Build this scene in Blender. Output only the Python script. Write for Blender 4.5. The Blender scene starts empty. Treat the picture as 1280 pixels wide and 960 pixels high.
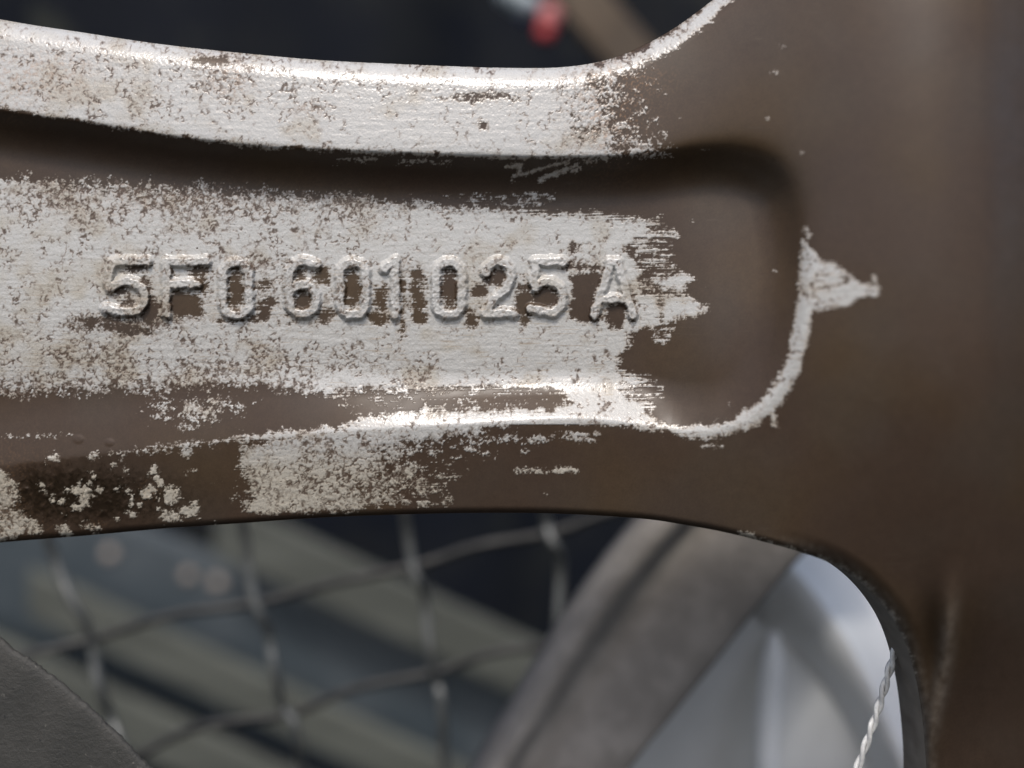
import bpy, math, random
import numpy as np

# ------------------------------------------------------------------ camera, sky, sun, exposure
scene = bpy.context.scene
D = 0.100                       # camera to the reference plane of the spoke (m)
U = 0.115 / 1280                # one unit of the measuring grid on that plane (m)
CAM = (0.0, -D, 0.30)

cam_data = bpy.data.cameras.new('camera')
cam = bpy.data.objects.new('camera', cam_data)
scene.collection.objects.link(cam)
cam.location = CAM
cam.rotation_euler = (math.radians(90), 0, 0)
cam_data.sensor_width = 36.0
cam_data.lens = 36.0 * D / 0.115
cam_data.clip_start = 0.005
cam_data.clip_end = 200.0
cam_data.dof.use_dof = True
cam_data.dof.focus_distance = 0.1030
cam_data.dof.aperture_fstop = 7.6
scene.camera = cam

SUN_EL, SUN_AZ = math.radians(58), math.radians(10)     # azimuth: 0 = behind the camera, + = from the left
world = bpy.data.worlds.new('World')
scene.world = world
world.use_nodes = True
wn = world.node_tree.nodes
sky = wn.new('ShaderNodeTexSky')
sky.sky_type = 'NISHITA'
sky.sun_disc = False
sky.sun_elevation = SUN_EL
sky.sun_rotation = math.radians(180) + SUN_AZ
sky.dust_density = 4.0
sky.ozone_density = 1.0
bg = wn['Background']
bg.inputs['Strength'].default_value = 0.15
world.node_tree.links.new(sky.outputs[0], bg.inputs['Color'])

sun_data = bpy.data.lights.new('sun', 'SUN')
sun_data.energy = 1.6
sun_data.angle = math.radians(8)
sun_data.color = (1.0, 0.965, 0.92)
sun = bpy.data.objects.new('sun', sun_data)
scene.collection.objects.link(sun)
from mathutils import Vector
SUN_DIR = Vector((-math.sin(SUN_AZ) * math.cos(SUN_EL), -math.cos(SUN_AZ) * math.cos(SUN_EL), math.sin(SUN_EL)))
sun.rotation_euler = (-SUN_DIR).to_track_quat('-Z', 'Y').to_euler()
sun.location = (-0.3, -0.8, 1.4)

vs = scene.view_settings
vs.view_transform = 'Standard'
vs.look = 'None'
vs.gamma = 1.0
vs.use_curve_mapping = False
vs.exposure = 0.55
scene.cycles.use_denoising = True
scene.cycles.max_bounces = 6

# ------------------------------------------------------------------ helpers
random.seed(5)
rng = np.random.default_rng(11)
COL = scene.collection

def at(px, py, s):
    """measured position -> point at distance s in front of the lens"""
    k = U * s / D
    return Vector(((px - 640) * k, s - D, CAM[2] - (py - 480) * k))

def tag(o, label=None, cat=None, group=None, kind=None):
    for k, v in (('label', label), ('category', cat), ('group', group), ('kind', kind)):
        if v:
            o[k] = v
    return o

def link(name, me, mat, parent=None):
    o = bpy.data.objects.new(name, me)
    COL.objects.link(o)
    if mat:
        me.materials.append(mat)
    if parent:
        o.parent = parent
        o.matrix_parent_inverse = parent.matrix_basis.inverted()
    return o

def empty(name, loc):
    o = bpy.data.objects.new(name, None)
    o.empty_display_size = 0.01
    o.location = loc
    COL.objects.link(o)
    return o

def mesh(name, verts, faces, smooth=True):
    me = bpy.data.meshes.new(name)
    me.from_pydata([tuple(v) for v in verts], [], faces)
    me.polygons.foreach_set('use_smooth', [smooth] * len(me.polygons))
    me.update()
    return me

def spline(pts, n=8):
    """Catmull-Rom through the points"""
    P = [np.array(p, float) for p in pts]
    P = [2 * P[0] - P[1]] + P + [2 * P[-1] - P[-2]]
    out = []
    for i in range(1, len(P) - 2):
        a, b, c, d = P[i - 1:i + 3]
        for k in range(n):
            t = k / n
            out.append(0.5 * ((2 * b) + (c - a) * t + (2 * a - 5 * b + 4 * c - d) * t * t + (3 * b - a - 3 * c + d) * t ** 3))
    out.append(P[-2])
    return np.array(out)

def tube(pts, r, seg=12, twist=None):
    """verts, faces of a tube through 3-D points"""
    P = [Vector(p) for p in pts]
    V, F = [], []
    up = Vector((0, 1, 0.001))
    for i, p in enumerate(P):
        t = (P[min(i + 1, len(P) - 1)] - P[max(i - 1, 0)]).normalized()
        a = t.cross(up).normalized()
        b = a.cross(t).normalized()
        rr = r[i] if hasattr(r, '__len__') else r
        for k in range(seg):
            an = 2 * math.pi * k / seg
            V.append(p + a * (rr * math.cos(an)) + b * (rr * math.sin(an)))
    for i in range(len(P) - 1):
        for k in range(seg):
            k2 = (k + 1) % seg
            F.append((i * seg + k, i * seg + k2, (i + 1) * seg + k2, (i + 1) * seg + k))
    F.append(tuple(range(seg - 1, -1, -1)))
    F.append(tuple((len(P) - 1) * seg + k for k in range(seg)))
    return V, F

def vnoise(X, Y, scale, seed, octaves=3, rough=0.5):
    """gradient noise in numpy, about -1..1, each octave turned against the last"""
    X, Y = np.asarray(X, np.float32), np.asarray(Y, np.float32)
    out = np.zeros(X.shape, np.float32)
    amp, tot = 1.0, 0.0
    sx, sy = (scale if hasattr(scale, '__len__') else (scale, scale))
    turn = 0.0 if sx != sy else 0.6
    for o in range(octaves):
        an = np.random.default_rng(seed + 17 * o).random(65536).astype(np.float32) * 2 * np.pi
        gx_, gy_ = np.cos(an), np.sin(an)
        ca, sa = math.cos(turn * (o + 1)), math.sin(turn * (o + 1))
        a, b = X / sx * 2 ** o, Y / sy * 2 ** o
        u = a * ca - b * sa + 1031.7 + 7.3 * o
        v = a * sa + b * ca + 1012.3 + 3.1 * o
        fu, fv = np.floor(u), np.floor(v)
        iu, iv = fu.astype(np.int32), fv.astype(np.int32)
        fu, fv = u - fu, v - fv
        wu, wv = fu * fu * fu * (fu * (fu * 6 - 15) + 10), fv * fv * fv * (fv * (fv * 6 - 15) + 10)
        def corner(da, db):
            k = ((iv + db) & 255) * 256 + ((iu + da) & 255)
            return gx_[k] * (fu - da) + gy_[k] * (fv - db)
        n00, n10, n01, n11 = corner(0, 0), corner(1, 0), corner(0, 1), corner(1, 1)
        out += amp * ((n00 * (1 - wu) + n10 * wu) * (1 - wv) + (n01 * (1 - wu) + n11 * wu) * wv)
        tot += amp
        amp *= rough
    return out / tot * 2.6

def sst(a, b, x):
    t = np.clip((x - a) / (b - a), 0, 1)
    return t * t * (3 - 2 * t)

# ---- shader helpers
class NT:
    def __init__(self, name):
        self.m = bpy.data.materials.new(name)
        self.m.use_nodes = True
        self.t = self.m.node_tree
        self.b = self.t.nodes['Principled BSDF']
    def n(self, typ, **kw):
        x = self.t.nodes.new(typ)
        for k, v in kw.items():
            setattr(x, k, v)
        return x
    def put(self, sock, v):
        if hasattr(v, 'links'):
            self.t.links.new(v, sock)
        else:
            sock.default_value = v
    def math(self, op, a, b=0.0, c=0.0, clamp=False):
        x = self.n('ShaderNodeMath', operation=op, use_clamp=clamp)
        for s, v in zip(x.inputs, (a, b, c)):
            self.put(s, v)
        return x.outputs[0]
    def add(self, a, b): return self.math('ADD', a, b)
    def mul(self, a, b): return self.math('MULTIPLY', a, b)
    def sub(self, a, b): return self.math('SUBTRACT', a, b)
    def step(self, x, lo, hi, a=0.0, b=1.0):
        r = self.n('ShaderNodeMapRange', interpolation_type='SMOOTHSTEP')
        for s, v in zip(r.inputs, (x, lo, hi, a, b)):
            self.put(s, v)
        return r.outputs[0]
    def mix(self, f, a, b):
        x = self.n('ShaderNodeMix', data_type='RGBA')
        self.put(x.inputs[0], f)
        for s, v in ((x.inputs[6], a), (x.inputs[7], b)):
            self.put(s, (*v, 1) if isinstance(v, tuple) and len(v) == 3 else v)
        return x.outputs[2]
    def attr(self, name):
        return self.n('ShaderNodeAttribute', attribute_name=name).outputs['Fac']
    def coords(self, scale):
        tc = self.n('ShaderNodeTexCoord')
        mp = self.n('ShaderNodeMapping')
        self.t.links.new(tc.outputs['Object'], mp.inputs['Vector'])
        mp.inputs['Scale'].default_value = scale
        return mp.outputs[0]
    def noise(self, vec, scale=1.0, detail=3.0, rough=0.55, dist=0.0, out='Fac'):
        x = self.n('ShaderNodeTexNoise')
        self.put(x.inputs['Vector'], vec)
        x.inputs['Scale'].default_value = scale
        x.inputs['Detail'].default_value = detail
        x.inputs['Roughness'].default_value = rough
        x.inputs['Distortion'].default_value = dist
        return x.outputs[out]
    def voro(self, vec, scale=1.0, feature='DISTANCE_TO_EDGE', rnd=1.0):
        x = self.n('ShaderNodeTexVoronoi', feature=feature)
        self.put(x.inputs['Vector'], vec)
        x.inputs['Scale'].default_value = scale
        x.inputs['Randomness'].default_value = rnd
        return x.outputs['Distance']
    def bump(self, h, dist, strength=1.0, normal=None):
        x = self.n('ShaderNodeBump')
        x.inputs['Strength'].default_value = strength
        x.inputs['Distance'].default_value = dist
        self.put(x.inputs['Height'], h)
        if normal is not None:
            self.put(x.inputs['Normal'], normal)
        return x.outputs[0]
    def out(self, **kw):
        names = {'color': 'Base Color', 'rough': 'Roughness', 'metal': 'Metallic', 'normal': 'Normal', 'coat': 'Coat Weight',
                 'coat_rough': 'Coat Roughness', 'spec': 'Specular IOR Level'}
        for k, v in kw.items():
            s = self.b.inputs[names[k]]
            self.put(s, (*v, 1) if isinstance(v, tuple) and len(v) == 3 else v)
        return self.m

def wheel_material():
    """brown lacquer and white paint film; tone and gloss of each spot are carried by the mesh"""
    g = NT('brown_lacquer_with_flaking_white_paint')
    P = g.coords((1 / U, 1 / U, 1 / U))
    tone = g.n('ShaderNodeAttribute', attribute_name='tone').outputs['Color']
    gloss = g.attr('gloss')
    film = g.attr('film')
    fine = g.noise(P, 1 / 2.2, 2, 0.6)
    hsv = g.n('ShaderNodeHueSaturation')
    g.put(hsv.inputs['Color'], tone)
    g.put(hsv.inputs['Value'], g.add(0.90, g.mul(fine, 0.20)))
    h = g.add(g.mul(g.mul(film, fine), 0.36), g.mul(fine, 0.06))
    return g.out(color=hsv.outputs[0], rough=gloss, normal=g.bump(h, U, 0.8), spec=g.add(0.22, g.mul(film, 0.35)))

def plain(name, c1, c2, size, rough=0.5, metal=0.0, bump=0.0, detail=4, stretch=(1, 1, 1), lo=0.4, hi=0.65):
    g = NT(name)
    P = g.coords(tuple(k / size for k in stretch))
    f = g.step(g.noise(P, 1.0, detail, 0.6), lo, hi)
    kw = dict(color=g.mix(f, c1, c2), rough=g.add(rough - 0.08, g.mul(g.noise(P, 3.0, 3, 0.6), 0.16)), metal=metal)
    if bump:
        kw['normal'] = g.bump(g.noise(P, 4.0, 4, 0.65), bump)
    return g.out(**kw)

# ------------------------------------------------------------------ the wheel: spoke, recess, hub (one measured relief)
def axis(lo, hi, a, b, fine, extra=()):
    vals = [a]
    while vals[-1] < b:
        st = fine
        for (e0, e1, es) in extra:
            if e0 <= vals[-1] < e1:
                st = es
        vals.append(vals[-1] + st)
    st, v, left = fine, a, []
    while v > lo:
        st *= 1.10; v -= st; left.append(v)
    st, v = fine, vals[-1]
    while v < hi:
        st *= 1.10; v += st; vals.append(v)
    return np.array(left[::-1] + vals, np.float32)

xs = axis(-420, 1560, -8, 1288, 1.0, extra=((1030, 1400, 1.6),))
ys = axis(-380, 1300, -8, 968, 1.0, extra=((700, 1000, 1.6),))
NX, NY = len(xs), len(ys)
X, Y = np.meshgrid(xs, ys)

def polysd(poly, Xa, Ya):
    """signed distance, + inside"""
    P = np.asarray(poly, np.float32)
    d2 = np.full(Xa.shape, 1e9, np.float32)
    ins = np.zeros(Xa.shape, bool)
    for i in range(len(P)):
        (x0, y0), (x1, y1) = P[i], P[(i + 1) % len(P)]
        ex, ey = x1 - x0, y1 - y0
        wx, wy = Xa - x0, Ya - y0
        t = np.clip((wx * ex + wy * ey) / (ex * ex + ey * ey + 1e-9), 0, 1)
        d2 = np.minimum(d2, (wx - t * ex) ** 2 + (wy - t * ey) ** 2)
        if abs(ey) > 1e-9:
            cond = (y0 <= Ya) != (y1 <= Ya)
            ins ^= cond & (Xa < x0 + (Ya - y0) / ey * ex)
    d = np.sqrt(d2)
    return np.where(ins, d, -d)

def linesd(pts, Xa, Ya):
    """distance to a polyline, and the radius parameter along it (0..1)"""
    P = np.asarray(pts, np.float32)
    d2 = np.full(Xa.shape, 1e9, np.float32)
    for i in range(len(P) - 1):
        (x0, y0), (x1, y1) = P[i], P[i + 1]
        ex, ey = x1 - x0, y1 - y0
        wx, wy = Xa - x0, Ya - y0
        t = np.clip((wx * ex + wy * ey) / (ex * ex + ey * ey + 1e-9), 0, 1)
        d2 = np.minimum(d2, (wx - t * ex) ** 2 + (wy - t * ey) ** 2)
    return np.sqrt(d2)

def box(pts, m):
    P = np.asarray(pts)
    x0, x1 = np.searchsorted(xs, (P[:, 0].min() - m, P[:, 0].max() + m))
    y0, y1 = np.searchsorted(ys, (P[:, 1].min() - m, P[:, 1].max() + m))
    return (slice(y0, y1), slice(x0, x1))

TOP = spline([(-440, -70), (-200, -16), (0, 24), (100, 40), (200, 55), (300, 66), (400, 75), (500, 80), (600, 84), (660, 85), (700, 84),
              (740, 79), (780, 68), (810, 54), (840, 37), (870, 16), (900, -7), (960, -52), (1050, -118), (1160, -190), (1300, -262), (1450, -330), (1600, -400)], 5)
BOT = spline([(-440, 716), (-200, 696), (0, 678), (100, 670), (200, 661), (300, 654), (400, 647), (500, 643), (600, 641), (700, 642), (800, 648),
              (850, 655), (900, 664), (950, 676), (1000, 690), (1040, 705), (1078, 730), (1108, 762), (1130, 800), (1145, 850), (1154, 910),
              (1158, 990), (1150, 1120), (1120, 1320)], 5)
W1 = np.vstack([TOP, [(1600, -600), (-700, -600), (-700, -70)]])
W2 = np.vstack([BOT, [(1120, 1600), (-700, 1600), (-700, 716)]])
dE = np.minimum(-polysd(W1, X, Y), -polysd(W2, X, Y))        # + inside the metal

REC_UP = [(-440, 60), (-200, 102), (0, 138), (100, 152), (150, 160), (200, 168), (300, 180), (400, 187), (500, 191), (600, 194), (700, 196),
          (800, 193), (850, 187), (895, 184), (935, 189), (967, 203), (988, 228), (999, 262), (1004, 300), (1008, 340), (1006, 385),
          (999, 430), (985, 470), (962, 502), (930, 526), (890, 538), (850, 538), (800, 530), (760, 525), (720, 523), (680, 524),
          (600, 528), (500, 534), (400, 541), (300, 549), (200, 560), (100, 571), (0, 583), (-200, 606), (-440, 632)]
RECL = spline(REC_UP, 4)
REC = np.vstack([RECL, [(-700, 650), (-700, 40)]])
dR = polysd(REC, X, Y)

# overall form: a gently domed spoke that rises into the hub
H = -26.0 * ((Y - 360) / 300) ** 2
H = np.where(Y > 360, H * 1.15, H)
rise = sst(760, 1230, X)
H = H * (1 - 0.45 * rise) + 150.0 * rise
H -= 62.0 * sst(1222, 1330, X) ** 1.2 + 8.0 * sst(1150, 1330, X)
H -= 36.0 * sst(120, 330, np.hypot((X - 1290) * 0.9, Y - 1010) * -1 + 420)
H -= 70.0 * sst(420, 1050, Y) * sst(930, 1200, X)
# a soft crease running down the hub beside the lower window
cre = linesd(spline([(1196, 700), (1190, 750), (1180, 830), (1166, 900), (1152, 980), (1130, 1100)], 4), X, Y)
H += 9.0 * np.exp(-(cre / 11.0) ** 2) * sst(690, 800, Y)
H -= 16.0 * np.exp(-((np.hypot((X - 1162) / 16.0, (Y - 815) / 60.0)) ** 2))
# recess
soft_end = sst(760, 960, X) * (1 - sst(240, 420, Y))
r_edge = 3.0 + 14.0 * soft_end
dd = 0.5 * (dR + np.sqrt(dR * dR + r_edge * r_edge))
low = sst(300, 420, Y)
left = 1 - sst(260, 620, X)
wid = 62.0 * (1 - low) + low * (64.0 + 42.0 * left)
t = np.clip(dd / wid, 0, 1)
DEPTH = 44.0
tl = np.clip(t, 0, 1)
prof_up = 1 - (1 - tl) ** 2.3
q_ = np.clip((tl - 0.45) / 0.55, 0, 1)
prof_lo = (np.minimum(tl, 0.45) + 0.55 * (q_ - q_ * q_ / 2)) / 0.725
fdep = prof_up * (1 - low) + prof_lo * low
H -= DEPTH * (1 + 0.22 * sst(780, 960, X) * (1 - sst(200, 520, Y))) * (1 - 0.62 * sst(790, 900, X) * sst(200, 540, Y)) * fdep + 22.0 * left * sst(380, 470, Y) * (1 - fdep)
# rolled edges of the casting
def roll(d, r):
    q = np.clip(1 - d / r, 0, 1)
    return r * (1 - np.sqrt(np.clip(1 - q * q, 0, 1)))
upper = (Y < 330)
H -= np.where(upper, roll(np.maximum(dE, 0.35), 26.0), roll(np.maximum(dE, 0.35), 9.0) * (1 - sst(960, 1060, X)) + roll(np.maximum(dE, 0.35), 26.0) * sst(960, 1060, X))
# faint unevenness of the casting
H += 0.4 * vnoise(X, Y, 120, 3, 2)

# ---- cast characters
def arc(cx, cy, rx, ry, a0, a1, n=14):
    return [(cx + rx * math.cos(math.radians(a)), cy + ry * math.sin(math.radians(a))) for a in np.linspace(a0, a1, n)]
def zero(cx):
    return [arc(cx, 343, 16, 15, 180, 360) + arc(cx, 379, 16, 15, 0, 180) + [(cx - 16, 343)]]
GLYPHS = [
    ('cast_digit', [[(184, 327), (139, 327), (135, 354)] + arc(157, 372, 24, 20, 215, 430, 18) + [(132, 386)]]),
    ('cast_letter', [[(258, 327), (208, 327), (208, 393)], [(208, 355), (246, 355)]]),
    ('cast_digit', zero(295)),
    ('cast_digit', [[(396, 331)] + arc(378, 350, 17, 24, 290, 180, 10) + [(361, 372)], arc(378, 374, 17, 19, 0, 360, 24)]),
    ('cast_digit', zero(441)),
    ('cast_digit', [[(480, 336), (494, 326), (494, 394)]]),
    ('cast_digit', zero(561)),
    ('cast_digit', [arc(623, 344, 16, 17, 190, 380, 14) + [(632, 362), (616, 376), (607, 392), (642, 392)]]),
    ('cast_digit', [[(704, 327), (670, 327), (667, 354)] + arc(684, 372, 20, 20, 220, 430, 18) + [(664, 386)]]),
    ('cast_letter', [[(743, 394), (763, 328), (772, 328), (791, 394)], [(751, 374), (784, 374)]]),
]
glyph_id = np.zeros(X.shape, np.int16)
letter_h = np.zeros(X.shape, np.float32)
wob = vnoise(X, Y, 11, 41, 3) * 1.5
for gi, (nm, strokes) in enumerate(GLYPHS):
    allp = [p for s in strokes for p in s]
    bx = box(allp, 22)
    dist = np.min([linesd(s, X[bx], Y[bx]) for s in strokes], axis=0) + wob[bx]
    hgt = 1 - sst(3.4, 9.2, dist)
    letter_h[bx] = np.maximum(letter_h[bx], hgt)
    glyph_id[bx] = np.where(dist < 10.5, gi + 1, glyph_id[bx])
H += 5.8 * letter_h + letter_h * (0.5 * vnoise(X, Y, 7, 52, 2))

# ------------------------------------------------------------------ where the white paint sits
cover = np.full(X.shape, -60.0, np.float32)
ragged = np.full(X.shape, 6.0, np.float32)
brush = np.full(X.shape, 3.0, np.float32)
wear = np.full(X.shape, 0.36, np.float32)
rust = np.zeros(X.shape, np.float32)

def lay(poly, off=0.0, cap=60):
    bx = box(poly, 62)
    cover[bx] = np.maximum(cover[bx], np.clip(polysd(poly, X[bx], Y[bx]) + off, -60, cap))
def strip(pts, hw, cap=60):
    bx = box(pts, 62)
    cover[bx] = np.maximum(cover[bx], np.clip(hw - linesd(pts, X[bx], Y[bx]), -60, cap))
def take(poly, off=0.0, floor=-60):
    bx = box(poly, 40)
    cover[bx] = np.minimum(cover[bx], np.maximum(-(polysd(poly, X[bx], Y[bx]) + off), floor))
def oval(cx, cy, rx, ry):
    """signed distance of an ellipse, about"""
    bx = box([(cx - rx, cy - ry), (cx + rx, cy + ry)], 60)
    q = np.hypot((X[bx] - cx) / rx, (Y[bx] - cy) / ry)
    return bx, (1 - q) * min(rx, ry)
def spot(cx, cy, rx, ry, lvl=0):
    bx, d = oval(cx, cy, rx, ry)
    cover[bx] = np.maximum(cover[bx], np.clip(d + lvl, -60, 60))
def loss(cx, cy, rx, ry):
    bx, d = oval(cx, cy, rx, ry)
    cover[bx] = np.minimum(cover[bx], -(d + 1.8))
def dab(arr, cx, cy, rx, ry, v):
    """raise or lower a field softly round a place"""
    bx = box([(cx - 2.6 * rx, cy - 2.6 * ry), (cx + 2.6 * rx, cy + 2.6 * ry)], 0)
    arr[bx] += v * np.exp(-((X[bx] - cx) / rx) ** 2 - ((Y[bx] - cy) / ry) ** 2)

# upper flange
FL_LOW = [(-440, 48), (-200, 98), (0, 134), (100, 151), (200, 168), (300, 181), (400, 188), (500, 193), (600, 197), (700, 199), (760, 195), (830, 191)]
lay([(-440, -90), (-200, -36), (0, 4), (200, 35), (400, 55), (600, 64), (680, 64), (760, 55), (800, 38), (860, 0), (900, -40),
     (918, -20), (880, 22), (845, 50), (866, 60), (856, 110), (850, 160), (840, 196)] + FL_LOW[9::-1])
bx = box([(690, -60), (930, 230)], 0)
fade = 10 - 0.125 * np.maximum(X[bx] - 690, 0) + np.clip((Y[bx] - 170) * 0.22, 0, 5)
cover[bx] = np.where(dR[bx] < 3, np.minimum(cover[bx], fade), cover[bx])
strip(spline([(740, 92), (790, 78), (830, 56), (870, 30), (905, -2), (960, -44), (1050, -110)], 4), 9)
spot(790, 187, 50, 8, -4)
dab(ragged, 760, 135, 75, 70, 9); dab(ragged, 800, 190, 60, 10, 5)
dab(rust, 762, 138, 44, 60, 1.2); dab(rust, 780, 100, 50, 14, 0.9)
# floor of the recess
lay([(-440, 178), (-200, 198), (0, 222), (100, 228), (200, 236), (300, 240), (400, 246), (500, 252), (560, 258), (620, 262), (700, 266), (740, 270),
     (790, 273), (806, 281), (812, 291), (796, 300), (780, 312), (796, 330), (800, 352), (806, 366), (850, 369), (872, 379), (888, 386),
     (868, 397), (838, 402), (822, 410), (796, 410), (790, 420), (786, 432), (772, 444), (776, 452), (770, 462), (795, 471), (818, 477),
     (800, 482), (776, 488), (790, 497), (810, 505), (806, 514), (826, 526), (860, 537), (830, 540), (780, 536), (740, 538),
     (700, 546), (640, 556), (600, 568), (575, 592), (540, 612), (480, 630), (430, 638), (330, 643), (303, 640), (292, 622), (300, 596), (302, 560),
     (360, 546), (420, 536), (450, 524), (440, 508), (420, 498), (380, 490), (320, 482), (200, 484), (100, 488), (0, 494), (-200, 512), (-440, 530)])
# broken brush-out below the floor
take([(430, 492), (520, 490), (600, 489), (690, 492), (708, 500), (690, 510), (600, 509), (520, 510), (450, 518), (420, 506)], 3, -6.0)
dab(ragged, 560, 500, 150, 12, 9); dab(brush, 560, 498, 160, 14, 12)
dab(ragged, 520, 590, 110, 40, 13); dab(ragged, 620, 552, 80, 22, 12); dab(brush, 560, 600, 60, 40, 8)
bx = box([(400, 530), (800, 660)], 0)
fade = 13 - 0.12 * np.maximum(X[bx] - 410, 0) + np.clip((dR[bx] + 20) * 1.1, 0, 40) - 0.05 * np.maximum(Y[bx] - 600, 0)
cover[bx] = np.where(Y[bx] > 530, np.minimum(cover[bx], fade), cover[bx])
bx = box([(270, 552), (360, 660)], 0)
cover[bx] = np.where(dR[bx] < -8, np.minimum(cover[bx], (X[bx] - 300 + 6 * np.sin(Y[bx] * 0.09)) * 0.30), cover[bx])
# finger ends of the brush strokes at the right
for x0, x1, y, hw in ((770, 822, 278, 1.7), (818, 823, 272, 1.2), (790, 844, 295.5, 1.7), (830, 843, 290, 1.2), (770, 806, 288, 1.4), (756, 838, 307, 1.3),
                      (800, 831, 314, 2.0), (795, 838, 318.5, 1.5), (800, 832, 326, 2.4), (812, 842, 333, 1.1), (795, 812, 339, 1.4), (778, 830, 301, 1.3),
                      (805, 868, 349, 1.6), (805, 852, 363, 1.6), (800, 850, 357, 1.2), (812, 842, 412, 1.5), (815, 836, 419, 1.3), (820, 833, 426, 1.0),
                      (770, 812, 476, 2.6), (780, 828, 485, 1.3), (768, 822, 494, 1.6), (770, 818, 508, 2.0), (690, 745, 544, 1.0), (610, 742, 549, 0.9),
                      (880, 902, 558, 1.3), (876, 900, 549, 1.0), (646, 720, 589, 0.6), (440, 560, 630, 0.9),
                      (560, 690, 247, 1.0), (630, 684, 256, 1.6), (500, 560, 202, 0.9), (420, 470, 200, 0.8)):
    strip([(x0, y + 0.4), ((x0 + x1) / 2, y - 0.5), (x1, y - 0.2)], hw)
lay([(812, 345), (850, 342), (858, 343), (872, 350), (858, 355), (850, 360), (822, 362), (810, 352)], 0.5)
dab(brush, 815, 305, 60, 45, 5); dab(brush, 810, 480, 40, 35, 5); dab(brush, 740, 265, 120, 14, 6)
dab(ragged, 680, 213, 60, 16, -4.5); dab(brush, 680, 213, 60, 16, -2.5)
for p in ([(640, 222), (672, 212), (707, 202)], [(676, 224), (700, 215), (722, 207)], [(635, 209), (652, 206), (650, 214)], [(715, 214), (735, 204)]):
    strip(p, 2.0)
# ragged upper rim of the floor paint
dab(ragged, 120, 228, 280, 22, 16); dab(ragged, 480, 252, 170, 16, 12); dab(brush, 560, 250, 160, 16, 6)
dab(wear, 250, 245, 330, 32, 0.5); dab(wear, 60, 440, 260, 46, 0.16); dab(wear, 120, 486, 260, 16, 0.35)
dab(ragged, 100, 490, 300, 16, 16)
dab(wear, 400, 460, 240, 22, 0.25); dab(wear, 620, 400, 160, 90, -0.25); dab(wear, 640, 290, 120, 24, -0.2); dab(wear, 520, 160, 240, 45, -0.22)
dab(wear, 450, 600, 110, 45, 0.55); dab(wear, 140, 120, 160, 50, 0.12); dab(wear, 290, 95, 30, 22, 0.5)
dab(rust, 285, 100, 30, 24, 0.9); dab(rust, 70, 90, 60, 30, 0.55); dab(rust, 10, 110, 40, 40, 0.5); dab(rust, 390, 135, 30, 10, 0.6); dab(rust, 210, 250, 240, 22, 0.35)
dab(wear, 395, 135, 24, 10, 0.5)
# scattered flakes on the bare slope
spot(245, 513, 70, 18, -9); dab(ragged, 245, 513, 60, 20, 20)
spot(275, 505, 34, 9, -6); spot(205, 520, 22, 8, -7); spot(225, 533, 22, 4, -5)
spot(40, 545, 60, 3, -5); dab(ragged, 50, 545, 60, 8, 7)
# lower rim line, and the flakes hanging on it at the left
rimlow = spline([(310, 548.5), (400, 541), (500, 534), (600, 528), (680, 524), (720, 523), (760, 525), (800, 530), (850, 538), (885, 540)], 5)
strip(rimlow, 5.0)
strip([(140, 568), (200, 560), (250, 554), (300, 549)], 0.5); dab(ragged, 200, 560, 110, 8, 6)
spot(68, 573, 7, 6, 0); spot(118, 571, 5, 4); spot(153, 571, 4, 4); spot(205, 563, 12, 4); spot(234, 567, 6, 6); spot(142, 581, 4, 4)
# line round the end of the recess and the flag-shaped daub
strip(spline([(865, 539), (900, 538), (932, 527), (955, 512), (976, 486)], 5), 8.0)
strip(spline([(930, 527), (955, 511), (975, 487)], 5), 11.0)
strip(spline([(960, 508), (984, 472), (998, 430), (1005, 385), (1009, 345), (1009, 318)], 5), 10.0)
lay([(1004, 300), (1014, 312), (1020, 322), (1030, 330), (1044, 332), (1060, 342), (1072, 354), (1096, 357), (1097, 368), (1078, 370), (1060, 380), (1022, 388), (1008, 384)], 1.5)
strip([(1092, 348), (1097, 362)], 2.5); strip([(1007, 285), (1012, 296)], 2.5)
strip([(966, 516), (968, 530)], 4.0)
for p in ([(1020, 345), (1040, 343), (1062, 349)], [(1020, 362), (1045, 358), (1060, 352)], [(1014, 355), (1018, 366), (1022, 374)]):
    bx = box(p, 30); cover[bx] = np.minimum(cover[bx], linesd(p, X[bx], Y[bx]) - 0.2)
dab(ragged, 1030, 380, 90, 140, -3.0)
# lower flange, left end
lay([(-440, 612), (-200, 604), (-60, 594), (0, 588), (16, 598), (22, 606), (23, 626), (14, 634), (30, 642), (46, 650), (52, 664), (30, 670), (-60, 690), (-440, 720)])
dab(wear, 0, 635, 60, 40, 0.5); dab(rust, 0, 635, 60, 60, 0.7)
for cx, cy, rx, ry in ((215, 619, 11, 13), (192, 586, 6, 6), (212, 645, 15, 8), (232, 640, 13, 7), (198, 634, 3, 9), (243, 636, 4, 6), (80, 661, 9, 8), (88, 667, 6, 6),
                       (98, 613, 11, 8), (104, 620, 10, 7), (85, 612, 6, 4), (76, 629, 6, 3), (66, 625, 4, 5), (95, 636, 7, 4), (107, 632, 4, 3), (55, 607, 4, 2.5),
                       (56, 614, 3, 2.5), (124, 612, 3, 3), (160, 612, 4, 5), (165, 623, 3, 8), (174, 630, 5, 4), (200, 604, 5, 5), (196, 598, 3, 4), (162, 643, 6, 4),
                       (241, 588, 5, 4), (234, 588, 3, 4), (145, 612, 2, 2), (115, 594, 3, 4), (157, 588, 2, 3), (146, 648, 2.5, 2), (78, 642, 2.5, 2), (110, 657, 6, 4),
                       (270, 654, 3, 2), (268, 605, 4, 2), (100, 604, 3, 3), (112, 603, 3, 2), (180, 614, 3, 3)):
    spot(cx, cy, rx, ry, -1.0)
for cx, cy in ((188, 612), (120, 660), (184, 618)):
    spot(cx, cy, 7, 6); dab(rust, cx, cy, 11, 10, 1.4)
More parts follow.
